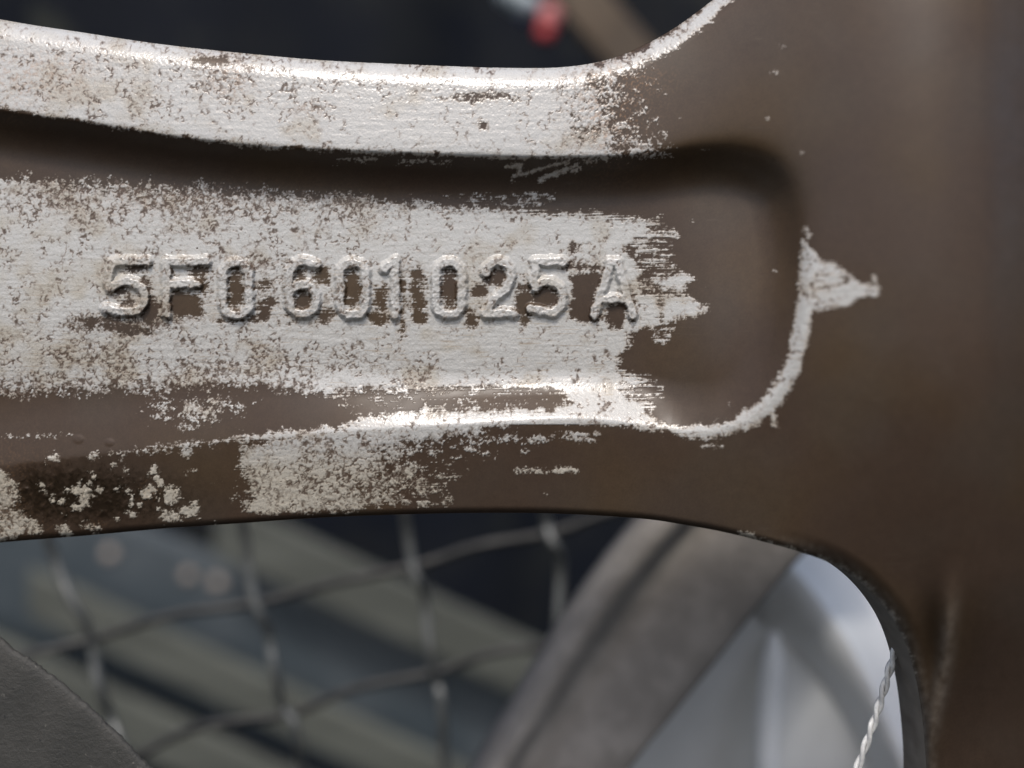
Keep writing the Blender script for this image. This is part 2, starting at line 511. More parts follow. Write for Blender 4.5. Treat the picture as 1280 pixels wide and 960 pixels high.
# paint missing between and inside the characters
for e in ((173, 335, 10, 4), (188, 388, 11, 14), (181, 362, 5, 10), (146, 364, 9, 5), (160, 378, 8, 5), (247, 340, 9, 5), (250, 356, 6, 10), (228, 380, 16, 13), (243, 383, 9, 11),
          (212, 341, 5, 4), (294, 362, 9, 23), (331, 391, 8, 8), (339, 378, 7, 4), (329, 355, 4, 3), (308, 400, 11, 2), (378, 376, 9, 12), (373, 345, 5, 8),
          (402, 343, 7, 8), (361, 372, 1.8, 9), (406, 395, 8, 6), (440, 362, 8, 24), (476, 373, 6, 10), (472, 398, 9, 5), (522, 374, 9, 18), (524, 394, 9, 8), (521, 342, 6, 5),
          (503, 373, 1.6, 17), (562, 358, 9, 22), (619, 347, 11, 8), (600, 362, 6, 6), (589, 400, 6, 8), (656, 376, 11, 21), (617, 384, 7, 3), (680, 372, 13, 9),
          (770, 394, 10, 16), (790, 384, 2.4, 9), (745, 391, 2.4, 8), (804, 419, 13, 6), (716, 309, 4, 3.5), (602, 121, 15, 2.2), (588, 123, 10, 1.2),
          (603, 157, 2, 2), (827, 389, 1.6, 5), (140, 408, 22, 4), (165, 412, 16, 5), (112, 400, 8, 3), (545, 194, 3, 6), (262, 75, 14, 3)):
    loss(*e)
take([(712, 346), (750, 337), (752, 346), (745, 366), (738, 400), (722, 404), (712, 396)])
for x0, x1, y, hw in ((702, 752, 334, 2.6), (715, 752, 341, 2.2), (800, 842, 323, 2.0), (806, 850, 335, 2.6), (800, 840, 343, 1.6), (806, 850, 365, 1.6)):
    p = [(x0, y), (x1, y)]
    bx = box(p, 30); cover[bx] = np.minimum(cover[bx], linesd(p, X[bx], Y[bx]) - hw)
dab(ragged, 300, 600, 14, 50, 7); dab(brush, 300, 600, 20, 50, 5); dab(ragged, 150, 612, 100, 36, 2.0)
dab(ragged, 150, 408, 70, 10, 7); dab(wear, 150, 405, 60, 12, 0.6)
dab(ragged, 450, 365, 300, 45, 2.0); dab(brush, 450, 365, 330, 45, 4.0)
dab(wear, 330, 330, 60, 12, 0.5)
# chipped edge beside the lower window and the worn hub crease
edge = spline([(925, 666), (960, 677), (1000, 690), (1040, 705), (1078, 730), (1108, 762), (1130, 800), (1142, 840)], 4)
strip(edge, 1.2); dab(ragged, 1020, 700, 70, 40, 3); dab(ragged, 1100, 760, 50, 50, 4)
spot(968, 338, 3, 2, -1); spot(866, 278, 1.6, 1.4, -1); spot(979, 57, 1.6, 1.3, -2); spot(967, 89, 2.4, 1.6, -2); spot(912, 503, 2, 1.6, -1)
# small spatter and hairlines on the bare lacquer
for _ in range(14):
    a, b = rng.uniform(620, 1010), rng.uniform(80, 620)
    spot(a, b, rng.uniform(0.6, 1.2), rng.uniform(0.5, 0.9), -3.0)

def cells(Xa, Ya, c, seed):
    """distance in grid units from the nearest border of a jittered cell pattern"""
    g = np.random.default_rng(seed).random((256, 256, 2)).astype(np.float32)
    u, v = Xa / c + 40, Ya / c + 40
    iu, iv = np.floor(u).astype(int), np.floor(v).astype(int)
    f1 = np.full(Xa.shape, 9.0, np.float32); f2 = f1.copy()
    for a in (-1, 0, 1):
        for b in (-1, 0, 1):
            j = g[(iv + b) % 256, (iu + a) % 256]
            d = np.hypot(iu + a + j[..., 0] - u, iv + b + j[..., 1] - v)
            f2 = np.where(d < f1, f1, np.minimum(f2, d)); f1 = np.minimum(f1, d)
    return (f2 - f1) * c * 0.5

cover_l = np.clip(cover, -60, 60)
n9, n30, n3 = vnoise(X, Y, 9, 431, 3, 0.6), vnoise(X, Y, 30, 402, 2), vnoise(X, Y, 3.2, 103, 2)
ns = vnoise(X, Y + 0.02 * X, (75, 2.6), 104, 3, 0.65)
ns2 = vnoise(X, Y, (30, 1.8), 114, 2, 0.6)
val = cover_l + ragged * (0.62 * n9 + 0.40 * n30 + 0.34 * n3) + brush * (0.62 * ns + 0.35 * ns2)
hash_ = rng.random(X.shape).astype(np.float32) * 2 - 1
val = val + ragged * 0.16 * hash_
on_char = (letter_h - 0.72) * 14
flk = sst(300, 260, X) * sst(560, 575, Y)
val = val - flk * 1.6 * sst(1.4, 0.2, cells(X + 3 * n9, Y + 3 * n9, 9.0, 31))
val = np.where(letter_h > 0.3, np.maximum(val, on_char + 1.5 * n9 + 1.0 * n3 - 0.5), val)
mask = sst(-1.5, 1.7, val)
# each flake breaks off along crooked lines
wx, wy = X + 4.5 * vnoise(X, Y, 7, 105, 2), Y + 4.5 * vnoise(X, Y, 7, 106, 2)
e1, e2 = cells(wx, wy, 12.5, 7), cells(wx, wy * 1.15, 6.5, 8)
brk = vnoise(X, Y, 6.0, 107, 2)
pat = vnoise(X, Y, 24, 108, 3, 0.6)
pat2 = vnoise(X, Y, 60, 109, 3, 0.6)
g1 = sst(0.10, 0.75, pat + 1.0 * wear) * sst(-0.38, 0.15, brk + 0.7 * (wear - 0.4))
g2 = sst(0.60, 1.2, pat2 + 1.15 * wear) * sst(-0.15, 0.4, brk + 0.5 * (wear - 0.4))
w1, w2 = 0.45 + 0.85 * wear, 0.35 + 0.65 * wear
c1_ = (1 - sst(w1 - 0.6, w1 + 0.7, e1)) * g1
c2_ = (1 - sst(w2 - 0.6, w2 + 0.6, e2)) * g2
pn = vnoise(X, Y, (8, 3.6), 110, 3, 0.6)
sp = vnoise(X, Y, (3.4, 2.4), 111, 2, 0.6)
pit = np.maximum(sst(1.10, 1.32, pn + 0.52 * wear), sst(1.22, 1.5, sp + 0.22 * pat2 + 0.60 * wear) * 0.9)
# fine brushed-through lines
lines = sst(0.62, 0.95, vnoise(X, Y, (48, 2.0), 112, 2, 0.6) + 0.35 * pat2) * sst(150, 30, np.abs(Y - 425)) * 0.7
bare = np.clip(np.maximum(np.maximum(c1_, c2_ * 0.9), pit), 0, 1)
grain = 0.55 * sst(0.55, 1.1, sp + 0.35 * hash_ + 0.35 * wear) * sst(0.15, 0.6, wear)
thin = (0.50 + 0.5 * sst(-1, 9, val + 3 * n3)) * sst(7, 15, ragged + 0.6 * brush) + (1 - sst(7, 15, ragged + 0.6 * brush))
film = mask * thin * (1 - grain * 0.7) * (1 - np.clip(np.maximum(0.88 * np.maximum(c1_, c2_), 0.95 * pit), 0, 1))

def rgb(*c): return np.array(c, np.float32)
def blend(a, b, f): return a + (b - a) * f[..., None]
one = np.ones(X.shape + (3,), np.float32)
pc = one * rgb(0.402, 0.398, 0.380)
pc = blend(pc, rgb(0.350, 0.326, 0.280), sst(-0.15, 0.85, pat2 + 0.5 * vnoise(X, Y, (150, 60), 113, 3) + 0.55 * (1 - sst(0, 420, X)) - 0.25))
pc = blend(pc, rgb(0.31, 0.262, 0.205), np.clip(0.30 * sst(0.1, 0.9, ns + 0.4 * pat2) * sst(0.2, 0.8, wear) + lines, 0, 1))
pc = blend(pc, rgb(0.27, 0.165, 0.095), 0.72 * np.clip(rust, 0, 1) * sst(-0.2, 0.7, vnoise(X, Y, 7, 115, 3, 0.65)))
halo = np.maximum((1 - sst(w1, w1 + 2.4, e1)) * g1, (1 - sst(w2, w2 + 1.8, e2)) * g2)
pc = blend(pc, rgb(0.27, 0.20, 0.14), 0.42 * halo)
pc = blend(pc, rgb(0.30, 0.235, 0.17), 0.38 * sst(0.75, 1.25, pn + 0.5 * wear))
pc = blend(pc, rgb(0.36, 0.29, 0.215), 0.42 * (1 - sst(0.3, 4.0, val)))
pc = blend(pc, rgb(0.385, 0.348, 0.278), 0.75 * sst(545, 600, Y - 0.0 * X))
bc = one * rgb(0.066, 0.048, 0.036)
bc = blend(bc, rgb(0.081, 0.058, 0.034), 0.75 * sst(-0.4, 0.8, vnoise(X, Y, 210, 116, 2)))
bc = blend(bc, rgb(0.072, 0.061, 0.050), 0.45 * sst(-0.3, 0.9, vnoise(X, Y, 140, 117, 2)))
bc = bc * (1 + 0.06 * vnoise(X, Y, 12, 118, 3)[..., None] + 0.05 * n3[..., None] + 0.07 * hash_[..., None])
bc = blend(bc, rgb(0.15, 0.13, 0.115), 0.20 * sst(0.45, 1.0, vnoise(X, Y, (60, 3), 119, 3)) * sst(0.1, 0.8, pat2))
bc = blend(bc, rgb(0.060, 0.034, 0.024), 0.7 * bare * mask)
bc = blend(bc, rgb(0.22, 0.135, 0.075), 0.8 * np.clip(rust, 0, 1) * sst(-0.1, 0.9, n3 + 0.5 * n9))
# burnt, wet-looking patch on the lower flange
wet = np.zeros(X.shape, np.float32)
for a in ((85, 618, 66, 36, 1.1), (160, 622, 90, 32, 0.9), (110, 560, 60, 12, 0.4), (40, 610, 20, 40, 0.5)):
    dab(wet, *a)
wet = np.clip(wet * (0.8 + 0.5 * n9), 0, 1) * sst(-8, 4, -dR)
bc = blend(bc, rgb(0.018, 0.0138, 0.0092), 0.9 * wet)
# dusty hub crease, and a window bevel paled for bounced light
dust_bounce = 0.62 * np.exp(-(cre / 10.0) ** 2) * sst(715, 800, Y) * (0.75 + 0.35 * n9 + 0.3 * n30)
dust_bounce = np.maximum(dust_bounce, 0.55 * sst(20, 4, dE) * sst(940, 1020, X) * sst(640, 680, Y) * (0.6 + 0.5 * n9))
bc = blend(bc, rgb(0.27, 0.245, 0.21), np.clip(dust_bounce, 0, 1))
bc = bc * rgb(0.76, 0.70, 0.65)
tone = blend(bc, pc, film)
gl = 0.225 + 0.04 * n9 + 0.05 * n3
gb = 0.39 + 0.05 * n30 - 0.24 * wet
gloss = np.clip(gb + (gl - gb) * film, 0.12, 0.7)
# the film has body, the lacquer under it bubbled where it is burnt
H += 0.40 * mask - 0.30 * bare * mask + 0.16 * film * n9 + 0.16 * film * vnoise(X, Y, (40, 5), 77, 3)
H += 0.10 * film * n3 * (1 + 1.2 * sst(60, 20, dE) + 1.2 * letter_h)
H += wet * 0.8 * np.maximum(vnoise(X, Y, 8, 120, 2), 0)
for a, b, r in ((98, 549, 9), (137, 553, 8), (36, 612, 6), (176, 600, 5), (60, 642, 7), (128, 640, 6)):
    bx, d = oval(a, b, r, r * 0.8)
    H[bx] += 0.8 * sst(0, 5, d)

# ---- to 3-D
S = D - H * U
K = U * S / D
VX, VY, VZ = (X - 640) * K, S - D, -(Y - 480) * K
POS = np.stack([VX, VY, VZ], -1).astype(np.float32)
dx = np.gradient(POS, axis=1); dy = np.gradient(POS, axis=0)
NRM = np.cross(dx, dy)
NRM /= np.linalg.norm(NRM, axis=-1, keepdims=True) + 1e-12
if NRM[NY // 2, NX // 2, 1] > 0:
    NRM = -NRM
stepx = np.gradient(xs)[None, :]; stepy = np.gradient(ys)[:, None]
cell = np.maximum(stepx, stepy) * np.ones_like(X)
ok = dE > -0.45 * cell
quad = ok[:-1, :-1] & ok[1:, :-1] & ok[:-1, 1:] & ok[1:, 1:]
idx = np.arange(NX * NY).reshape(NY, NX)
Q = np.stack([idx[:-1, :-1], idx[:-1, 1:], idx[1:, 1:], idx[1:, :-1]], -1)[quad]
# find the border, pull its window side onto the measured outline
E = np.concatenate([Q[:, [0, 1]], Q[:, [1, 2]], Q[:, [2, 3]], Q[:, [3, 0]]])
key = np.minimum(E[:, 0], E[:, 1]).astype(np.int64) * (NX * NY) + np.maximum(E[:, 0], E[:, 1])
u_, inv, cnt = np.unique(key, return_inverse=True, return_counts=True)
border = E[cnt[inv] == 1]
bv = np.unique(border)
gy, gx = np.gradient(dE, ys, xs)
fx, fy, fd = X.ravel(), Y.ravel(), dE.ravel()
near = bv[(np.abs(fd[bv]) < 2.5 * cell.ravel()[bv])]
nx_ = fx[near] - gx.ravel()[near] * fd[near]
ny_ = fy[near] - gy.ravel()[near] * fd[near]
flat = POS.reshape(-1, 3)
kk = (flat[near, 1] + D) * U / D
flat[near, 0] = (nx_ - 640) * kk
flat[near, 2] = -(ny_ - 480) * kk

ATTR = {'gloss': gloss.ravel(), 'film': film.ravel(), 'tone': np.concatenate([tone, np.ones_like(X)[..., None]], -1).reshape(-1, 4)}
NF = NRM.reshape(-1, 3)

def relief(name, quads, mat, parent, wall=None):
    used, loc = np.unique(quads, return_inverse=True)
    f = loc.reshape(-1, 4)[:, ::-1]
    co, no = flat[used], NF[used]
    at_ = {k: v[used] for k, v in ATTR.items()}
    if wall is not None:
        wco, wf, wno, wat = wall
        f = np.vstack([f, wf + len(co)])
        co = np.vstack([co, wco]); no = np.vstack([no, wno])
        at_ = {k: np.concatenate([at_[k], wat[k]]) for k in at_}
    me = bpy.data.meshes.new(name)
    me.vertices.add(len(co)); me.vertices.foreach_set('co', co.astype(np.float32).ravel())
    me.loops.add(f.size); me.loops.foreach_set('vertex_index', f.astype(np.int32).ravel())
    me.polygons.add(len(f)); me.polygons.foreach_set('loop_start', np.arange(0, f.size, 4, dtype=np.int32))
    me.update(calc_edges=True)
    me.polygons.foreach_set('use_smooth', np.ones(len(f), bool))
    for k, v in at_.items():
        if v.ndim == 2:
            me.attributes.new(k, 'FLOAT_COLOR', 'POINT').data.foreach_set('color', v.astype(np.float32).ravel())
        else:
            me.attributes.new(k, 'FLOAT', 'POINT').data.foreach_set('value', v.astype(np.float32))
    me.normals_split_custom_set_from_vertices(no.tolist())
    return link(name, me, mat, parent)

# walls of the casting behind its outline
def wall_of(curve, depths, sel):
    seg_ = np.linalg.norm(np.diff(curve, axis=0), axis=1)
    arc_ = np.concatenate([[0], np.cumsum(seg_)])
    a = np.arange(0, arc_[-1], 3.0)
    P = np.stack([np.interp(a, arc_, curve[:, 0]), np.interp(a, arc_, curve[:, 1])], -1)
    keep = (P[:, 0] > xs[2]) & (P[:, 0] < xs[-3]) & (P[:, 1] > ys[2]) & (P[:, 1] < ys[-3]) & sel(P[:, 0])
    P, a = P[keep], a[keep]
    ix, iy = np.searchsorted(xs, P[:, 0]).clip(1, NX - 1), np.searchsorted(ys, P[:, 1]).clip(1, NY - 1)
    def samp(F):
        tx = (P[:, 0] - xs[ix - 1]) / (xs[ix] - xs[ix - 1]); ty = (P[:, 1] - ys[iy - 1]) / (ys[iy] - ys[iy - 1])
        return (F[iy - 1, ix - 1] * (1 - tx) + F[iy - 1, ix] * tx) * (1 - ty) + (F[iy, ix - 1] * (1 - tx) + F[iy, ix] * tx) * ty
    sd = D - samp(H) * U
    k = U * sd / D
    base = np.stack([(P[:, 0] - 640) * k, sd - D, -(P[:, 1] - 480) * k], -1)
    out = np.stack([-samp(gx), 0 * a, samp(gy)], -1)
    out /= np.linalg.norm(out, axis=1, keepdims=True) + 1e-12
    n, m = len(P), len(depths)
    co, tn = [], []
    reg = sst(900, 1000, P[:, 0]) * sst(600, 680, P[:, 1])
    for dep in depths:
        p = base.copy(); p[:, 1] += dep - 0.00006
        co.append(p)
        nz = vnoise(a, np.full_like(a, dep / U), 24, 200, 3)
        c = np.ones((n, 4), np.float32); c[:, :3] = rgb(0.055, 0.042, 0.034)
        f = reg * np.clip(0.85 - 45 * dep + 0.25 * nz, 0, 1)
        c[:, :3] += (rgb(0.20, 0.178, 0.148) - c[:, :3]) * f[:, None]  # wall tone raised beside the lower window to stand for bounced light
        tn.append(c)
    co = np.vstack(co)
    e = np.arange(n - 1)
    fc = np.vstack([np.stack([e + r * n, e + (r + 1) * n, e + 1 + (r + 1) * n, e + 1 + r * n], -1) for r in range(m - 1)])
    fn = np.cross(co[fc[:, 1]] - co[fc[:, 0]], co[fc[:, 3]] - co[fc[:, 0]])
    if (fn * out[fc[:, 0] % n]).sum() < 0:
        fc = fc[:, ::-1]
    return co, fc, np.vstack([out] * m), {'tone': np.vstack(tn), 'gloss': np.full(n * m, 0.6), 'film': np.zeros(n * m)}

def join(ws):
    off, C_, F_, N_, A_ = 0, [], [], [], {'tone': [], 'gloss': [], 'film': []}
    for c, f, nn, at2 in ws:
        C_.append(c); F_.append(f + off); N_.append(nn); off += len(c)
        for k in A_: A_[k].append(at2[k])
    return np.vstack(C_), np.vstack(F_), np.vstack(N_), {k: np.concatenate(v) for k, v in A_.items()}

WHEEL = wheel_material()
wheel = empty('alloy_wheel', (0, 0, CAM[2]))
tag(wheel, 'brown lacquered alloy wheel spoke and hub with cast part number under flaking white paint', 'wheel')
gq = glyph_id.ravel()[Q]
gface = np.where((gq == gq[:, :1]).all(1), gq[:, 0], 0)
xq, dq = fx[Q].mean(1), dR.ravel()[Q].mean(1)
part = np.where(gface > 0, 10 + gface, np.where(dq > 0, 1, np.where(xq > 1012, 2, 0)))
DEPTHS = tuple(np.linspace(0, 0.0062, 6))
walls = {0: join([wall_of(TOP, DEPTHS, lambda x: x <= 1013), wall_of(BOT, DEPTHS, lambda x: x <= 1013)]),
         2: join([wall_of(TOP, DEPTHS, lambda x: x >= 1010), wall_of(BOT, DEPTHS, lambda x: x >= 1010)])}
names = {0: 'spoke', 1: 'recess', 2: 'hub'}
made = {}
for pid in (0, 1, 2):
    w = walls.get(pid)
    made[pid] = relief(names[pid], Q[part == pid], WHEEL, None, w)
    made[pid].parent = wheel
for gi, (nm, _) in enumerate(GLYPHS):
    o = relief(nm, Q[part == 11 + gi], WHEEL, None)
    o.parent = made[1]
    o['label'] = 'raised cast %s %s' % ('letter' if nm == 'cast_letter' else 'digit', '5F0601025A'[gi])

# ------------------------------------------------------------------ behind the wheel
# galvanised wire cage: crimped uprights and cross wires
wire_mat = plain('galvanised_wire', (0.08, 0.084, 0.082), (0.13, 0.135, 0.13), 0.004, 0.32, 0.2, 0.0001)
cage = empty('wire_cage', at(400, 900, 0.191))
tag(cage, 'crimped galvanised wire mesh of uprights and cross wires in the gap under the spoke', 'wire mesh')
shaded_wire = plain('shaded_wire', (0.018, 0.018, 0.017), (0.034, 0.034, 0.032), 0.004, 0.6, 0.0, 0.0001)  # darker copy for the cross wires, their shade put into the colour
def wire(name, pts, s, r):
    P = spline([(a, b) for a, b in pts], 6)
    n = len(P)
    q = [at(a, b, s + 0.0012 * math.sin(i * 0.55)) for i, (a, b) in enumerate(P)]
    V, F = tube(q, r, 12)
    return link(name, mesh(name, V, F), wire_mat if name == 'upright_wire' else shaded_wire, cage)
R_ = 0.00100
wire('upright_wire', [(10, 560), (40, 620), (62, 680), (86, 742), (112, 792), (122, 850), (136, 892), (152, 930), (176, 1000), (200, 1080)], 0.190, R_)
wire('upright_wire', [(282, 560), (294, 610), (304, 660), (317, 748), (334, 786), (342, 830), (352, 880), (368, 905), (376, 960), (386, 1020), (392, 1080)], 0.190, R_)
wire('upright_wire', [(492, 560), (500, 600), (507, 650), (517, 712), (530, 742), (536, 800), (543, 850), (551, 872), (556, 960), (564, 1080)], 0.190, R_)
wire('upright_wire', [(668, 560), (676, 600), (681, 640), (688, 672), (701, 700), (698, 770), (694, 830), (706, 880), (708, 980), (712, 1080)], 0.190, R_)
wire('cross_wire', [(-120, 850), (0, 826), (112, 800), (210, 770), (320, 754), (420, 728), (525, 706), (600, 682), (690, 666), (770, 638), (850, 618)], 0.1926, R_)
wire('cross_wire', [(-80, 1050), (60, 1000), (170, 945), (250, 908), (360, 893), (440, 862), (545, 840), (620, 815), (700, 806), (770, 785)], 0.1926, R_)

# taupe bar with a raised bead along one edge
bar_mat = plain('taupe_coated_metal', (0.175, 0.16, 0.142), (0.225, 0.207, 0.185), 0.006, 0.9, 0.0, 0.0002)
def bar():
    L = spline([(520, 1110), (602, 962), (634, 910), (671, 848), (712, 783), (760, 714), (812, 652), (876, 590)], 4)
    Rr = spline([(700, 1090), (792, 962), (838, 905), (892, 838), (942, 774), (998, 706), (1060, 644), (1124, 590)], 4)
    prof = [(0.0, 0.012), (0.0, 0.0012), (0.012, 0.0003), (0.05, -0.0012), (0.10, -0.0018), (0.16, -0.0012), (0.215, 0.0006), (0.26, 0.0013), (0.33, 0.0012),
            (0.40, 0.0004), (0.46, -0.0002), (0.60, -0.0004), (0.80, -0.0003), (0.93, 0.0), (0.975, 0.0005), (1.0, 0.0016), (1.0, 0.012)]
    V, F = [], []
    n = len(L) - 1
    for i in range(n + 1):
        sd = 0.143 + 0.012 * i / n
        a, b = at(*L[i], sd), at(*Rr[i], sd)
        for u, h in prof:
            p = a.lerp(b, u); p.y += h
            V.append(p)
    m = len(prof)
    for i in range(n):
        for k in range(m - 1):
            F.append((i * m + k, i * m + k + 1, (i + 1) * m + k + 1, (i + 1) * m + k))
        F.append((i * m + m - 1, i * m, (i + 1) * m, (i + 1) * m + m - 1))
    F.append(tuple(range(m))); F.append(tuple(n * m + k for k in range(m - 1, -1, -1)))
    o = link('edge_bar', mesh('edge_bar', V, F), bar_mat)
    tag(o, 'taupe flat bar with a rounded bead, slanting between the wire mesh and the silver body', 'bar')
bar()

# silver painted body with a sharp upright ridge
silver_mat = plain('silver_paint', (0.74, 0.74, 0.725), (0.78, 0.78, 0.765), 0.01, 0.32, 0.0, 0.00003)
def silver():
    gxs = np.arange(690, 1330, 3.0); gys = np.arange(600, 1080, 3.0)
    fr = (gxs - gxs[0]) / (gxs[-1] - gxs[0])
    B = np.repeat(gys[:, None], len(gxs), 1)
    xl = 905 - (B - 655) * 0.67
    A = xl + (1330 - xl) * fr[None, :]
    ridge = 966 + 0.00035 * (B - 870) ** 2 - 8 * sst(800, 960, B)
    low_ = np.where(A < ridge, 0.10 * (ridge - A) - 0.30 * np.maximum(B - 780, 0) * sst(0, 14, ridge - A), 0.10 * (A - ridge))
    low_ = low_ + 8.0 * np.exp(-((A - ridge) / 11.0) ** 2) * sst(785, 815, B)
    # upper flank: rolls from facing up to facing down, meets the lower face along a curved crease
    yc = 792 + 0.0105 * np.maximum(A - 960, 0) ** 1.0 * 60 + 0.0052 * np.maximum(A - 960, 0) ** 2
    yc = np.where(A < 960, 792 - (960 - A) * 1.15, yc)
    tt = (yc - B)
    up = np.where(tt > 0, 44 * np.sin(np.clip(tt / 118, 0, 1) * math.pi * 0.62) * 0.9 - 0.5 * np.maximum(tt - 105, 0), 0)
    h = low_ + up * sst(0, 8, tt)
    s = 0.175 - h * U * 1.75
    k = U * s / D
    V = np.stack([(A - 640) * k, s - D, CAM[2] - (B - 480) * k], -1).reshape(-1, 3)
    ny2, nx2 = A.shape
    F = [(j * nx2 + i, (j + 1) * nx2 + i, (j + 1) * nx2 + i + 1, j * nx2 + i + 1) for j in range(ny2 - 1) for i in range(nx2 - 1)]
    o = link('silver_body', mesh('silver_body', V.tolist(), F), silver_mat)
    so = o.modifiers.new('thickness', 'SOLIDIFY'); so.thickness = 0.003; so.offset = -1
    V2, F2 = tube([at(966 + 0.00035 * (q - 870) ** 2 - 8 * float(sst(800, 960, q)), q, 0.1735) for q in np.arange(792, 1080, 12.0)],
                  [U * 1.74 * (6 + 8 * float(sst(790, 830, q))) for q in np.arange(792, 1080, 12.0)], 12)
    link('ridge_highlight', mesh('ridge_highlight', V2, F2), plain('painted_ridge_highlight', (0.94, 0.94, 0.93), (0.96, 0.96, 0.95), 0.01, 0.25), o)  # added pale tube along the ridge, its highlight put into the colour
    tag(o, 'smooth silver painted metal body with a bright upright ridge behind the hub corner', 'metal body')
silver()

# twisted cord hanging at the corner of the window
cord_mat = plain('pale_twisted_fibre', (0.42, 0.42, 0.41), (0.60, 0.60, 0.58), 0.001, 0.45, 0.0, 0.00004)
cord = empty('twisted_cord', at(1074, 957, 0.1035))
tag(cord, 'pale two-strand twisted cord hanging in front of the silver body', 'cord')
path = spline([(1135, 770), (1122, 805), (1111, 840), (1100, 878), (1088, 915), (1073, 957), (1058, 1000), (1040, 1060)], 14)
for ph in (0, math.pi):
    q = []
    for i, (a, b) in enumerate(path):
        an = ph + i * 0.36
        q.append(at(a + 2.7 * math.cos(an), b + 0.9 * math.cos(an), 0.1035 + 2.7 * U * math.sin(an)))
    V, F = tube(q, 3.1 * U, 10)
    link('strand', mesh('strand', V, F), cord_mat, cord)

# grey rubber slab in the lower left corner
def rubber():
    g = NT('worn_grey_rubber')
    P = g.coords((1 / U, 1 / U, 1 / U))
    c = g.mix(g.step(g.noise(P, 1 / 60, 4, 0.6), 0.35, 0.7), (0.027, 0.027, 0.024), (0.037, 0.036, 0.032))
    c = g.mix(g.step(g.noise(P, 1 / 8, 3, 0.6), 0.68, 0.74), c, (0.10, 0.096, 0.085))
    c = g.mix(g.step(g.noise(P, 1 / 11, 2, 0.5, 0.3), 0.70, 0.73), c, (0.010, 0.010, 0.010))
    h = g.add(g.noise(P, 1 / 7, 4, 0.65), g.mul(g.noise(P, 1 / 2.2, 2, 0.6), 0.5))
    m = g.out(color=c, rough=0.72, normal=g.bump(h, U * 1.4))
    e = spline([(-260, 560), (-120, 690), (0, 797), (60, 840), (122, 892), (190, 962), (260, 1050), (330, 1160)], 16)
    e = e + np.stack([rng.normal(0, 0.9, len(e)), rng.normal(0, 0.9, len(e))], -1)
    V, F = [], []
    rows = [(0.0, 7.0), (0.0, 0.022 / U * 0), (1.6, -1.4), (6, -3.2), (14, -4.2), (40, -4.6), (90, -4.8), (160, -4.8), (260, -4.8), (420, -4.8)]
    rows[0] = (70.0, 90.0); rows[1] = (0.6, 3.0)
    nd = np.array([-0.64, 0.77])
    es = spline([(-260, 560), (-120, 690), (0, 797), (60, 840), (122, 892), (190, 962), (260, 1050), (330, 1160)], 16)
    for (off, dep) in rows:
        for p, p2 in zip(e, es):
            q = (p if off < 5 else p2) + nd * off
            v = at(q[0], q[1], 0.1065); v.y += dep * U
            V.append(v)
    m_ = len(e)
    for j in range(len(rows) - 1):
        for i in range(m_ - 1):
            F.append((j * m_ + i, j * m_ + i + 1, (j + 1) * m_ + i + 1, (j + 1) * m_ + i))
    o = link('rubber_slab', mesh('rubber_slab', V, F), m)
    tag(o, 'matte grey rubber slab with a worn slanting edge, crossing the wire mesh corner', 'rubber slab')
rubber()

# weathered slats far behind the mesh
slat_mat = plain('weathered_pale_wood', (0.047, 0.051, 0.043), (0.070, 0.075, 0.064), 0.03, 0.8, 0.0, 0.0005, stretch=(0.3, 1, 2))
crate = empty('slatted_crate', at(300, 1000, 0.46))
tag(crate, 'weathered pale wooden slats sloping in the shade beyond the wire mesh', 'crate')
def slat(x, y, slope, hh, x0, x1, s, mat=slat_mat, name='slat', parent=crate):
    dl = 0.006
    V, F = [], []
    n = 10
    ring = [(-1, 1), (-1, -0.6), (-0.85, -1), (0.85, -1), (1, -0.6), (1, 1)]
    for i in range(n + 1):
        px = x0 + (x1 - x0) * i / n
        py = y + (px - x) * slope
        for a, b in ring:
            v = at(px, py + a * hh, s); v.y += b * dl * 0.5
            V.append(v)
    m = len(ring)
    for i in range(n):
        for k in range(m):
            k2 = (k + 1) % m
            F.append((i * m + k, (i + 1) * m + k, (i + 1) * m + k2, i * m + k2))
    F.append(tuple(range(m))); F.append(tuple(n * m + k for k in range(m - 1, -1, -1)))
    return link(name, mesh(name, V, F, False), mat, parent)
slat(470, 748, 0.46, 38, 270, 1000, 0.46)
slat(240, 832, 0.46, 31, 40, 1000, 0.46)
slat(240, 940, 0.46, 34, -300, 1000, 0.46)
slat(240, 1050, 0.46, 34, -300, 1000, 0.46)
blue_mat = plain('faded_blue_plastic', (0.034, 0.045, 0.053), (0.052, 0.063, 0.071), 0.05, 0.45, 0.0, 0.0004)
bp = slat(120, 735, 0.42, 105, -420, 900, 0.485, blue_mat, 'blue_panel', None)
tag(bp, 'faded blue-grey plastic panel leaning behind the pale slats', 'panel')
fleck_mat = plain('pale_fleck', (0.24, 0.20, 0.17), (0.32, 0.27, 0.23), 0.01, 0.6)
for px, py, r in ((136, 693, 9), (234, 720, 8), (271, 729, 9)):
    c = at(px, py, 0.480); rr = r * U * 4.8
    V, F = [], []
    for j in range(5):
        la = j / 4 * math.pi / 2
        for k in range(12):
            an = 2 * math.pi * k / 12
            V.append(c + Vector((rr * math.cos(la) * math.cos(an), -rr * 0.4 * math.sin(la) + 0.001, rr * math.cos(la) * math.sin(an) * 0.9)))
    for j in range(4):
        for k in range(12):
            k2 = (k + 1) % 12
            F.append((j * 12 + k, j * 12 + k2, (j + 1) * 12 + k2, (j + 1) * 12 + k))
    link('fleck', mesh('fleck', V, F), fleck_mat, bp)

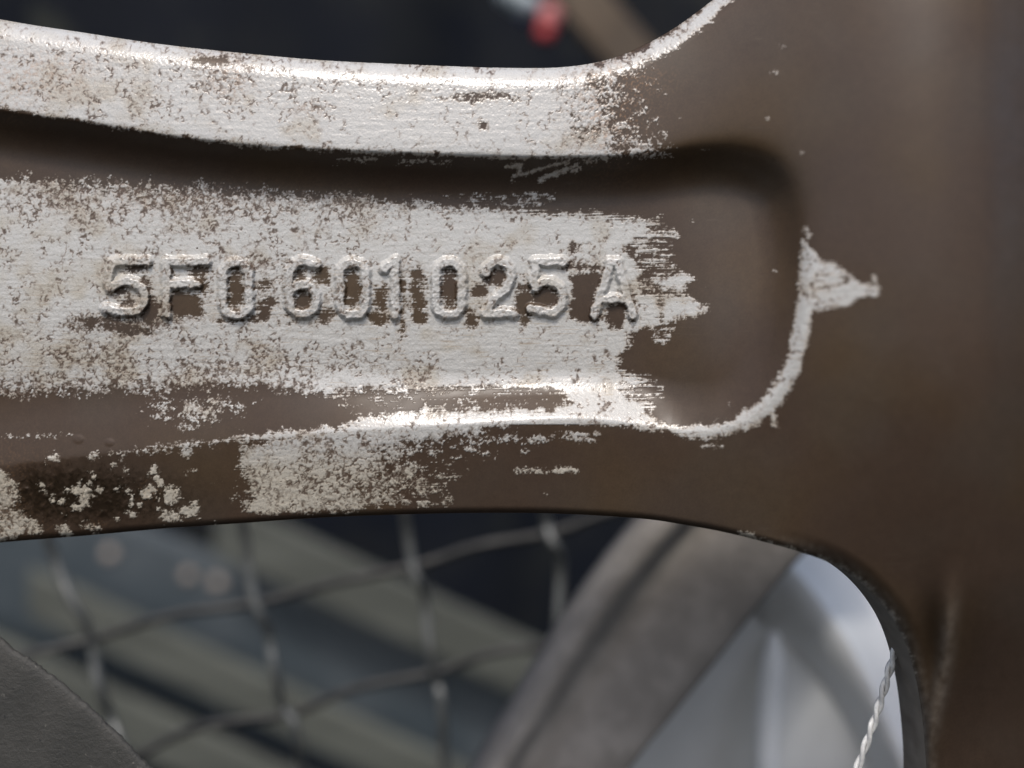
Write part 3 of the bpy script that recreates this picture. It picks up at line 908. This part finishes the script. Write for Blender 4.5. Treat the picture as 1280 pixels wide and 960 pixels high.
# dark sheet far behind everything, standing in for unlit space
def make_backdrop():
    g = NT('navy_shade_backdrop')
    P = g.coords((1 / 0.12,) * 3)
    c = g.mix(g.step(g.noise(P, 1.0, 4, 0.6), 0.42, 0.66), (0.0030, 0.0046, 0.0085), (0.0075, 0.0090, 0.0110))
    c = g.mix(g.step(g.noise(P, 2.2, 2, 0.5), 0.58, 0.72), c, (0.020, 0.022, 0.019))
    m = g.out(color=c, rough=0.8, spec=0.12)
    n = 90
    V, F = [], []
    for j in range(31):
        for i in range(n + 1):
            x = -1.6 + 3.2 * i / n
            z = -0.9 + 2.4 * j / 30
            yy = 0.72 + 0.03 * math.sin(x * 9 + 0.8) + 0.018 * math.sin(x * 23 + z * 2) + 0.01 * math.sin(x * 41 - z * 5)
            V.append((x, yy, z))
    for j in range(30):
        for i in range(n):
            a = j * (n + 1) + i
            F.append((a, a + 1, a + n + 2, a + n + 1))
    o = link('backdrop', mesh('backdrop', V, F), m)
    so = o.modifiers.new('thickness', 'SOLIDIFY'); so.thickness = 0.002
    tag(o, 'dark navy folded sheet standing for the shaded space far behind the wheel', 'backdrop')
make_backdrop()

# timber batten and red-and-white tube seen through the upper window
bat_mat = plain('brown_timber', (0.042, 0.026, 0.012), (0.070, 0.046, 0.024), 0.02, 0.7, 0.0, 0.0004, stretch=(1, 1, 0.3))
bt = slat(762, 40, 1.15, 46, 660, 980, 0.44, bat_mat, 'timber_batten', None)
tag(bt, 'brown timber batten leaning diagonally behind the upper window', 'batten')
tube_ = empty('red_tube', at(684, 30, 0.42))
tag(tube_, 'small red tube with a white cap beside the timber batten', 'tube')
red_mat = plain('red_plastic', (0.46, 0.03, 0.035), (0.52, 0.06, 0.06), 0.02, 0.35)
pink_mat = plain('pale_red_label', (0.50, 0.15, 0.15), (0.56, 0.21, 0.2), 0.02, 0.4)
white_mat = plain('white_plastic', (0.30, 0.35, 0.37), (0.36, 0.41, 0.43), 0.02, 0.4)
bl_mat = plain('blue_plastic', (0.015, 0.025, 0.09), (0.02, 0.035, 0.12), 0.02, 0.4)
def seg(name, a, b, r0, r1, mat):
    P = [at(a[0] + (b[0] - a[0]) * k / 6, a[1] + (b[1] - a[1]) * k / 6, 0.42) for k in range(7)]
    rr = [(r0 + (r1 - r0) * k / 6) * U * 4.2 * (0.72 if k in (0, 6) else 1) for k in range(7)]
    V, F = tube(P, rr, 16)
    link(name, mesh(name, V, F), mat, tube_)
seg('body', (680, 50), (683, 34), 9, 12, red_mat)
seg('label_band', (684, 34), (690, 10), 13, 14, pink_mat)
seg('collar', (652, 16), (664, 24), 8, 9, bl_mat)
seg('cap', (628, -18), (670, 16), 19, 16, white_mat)
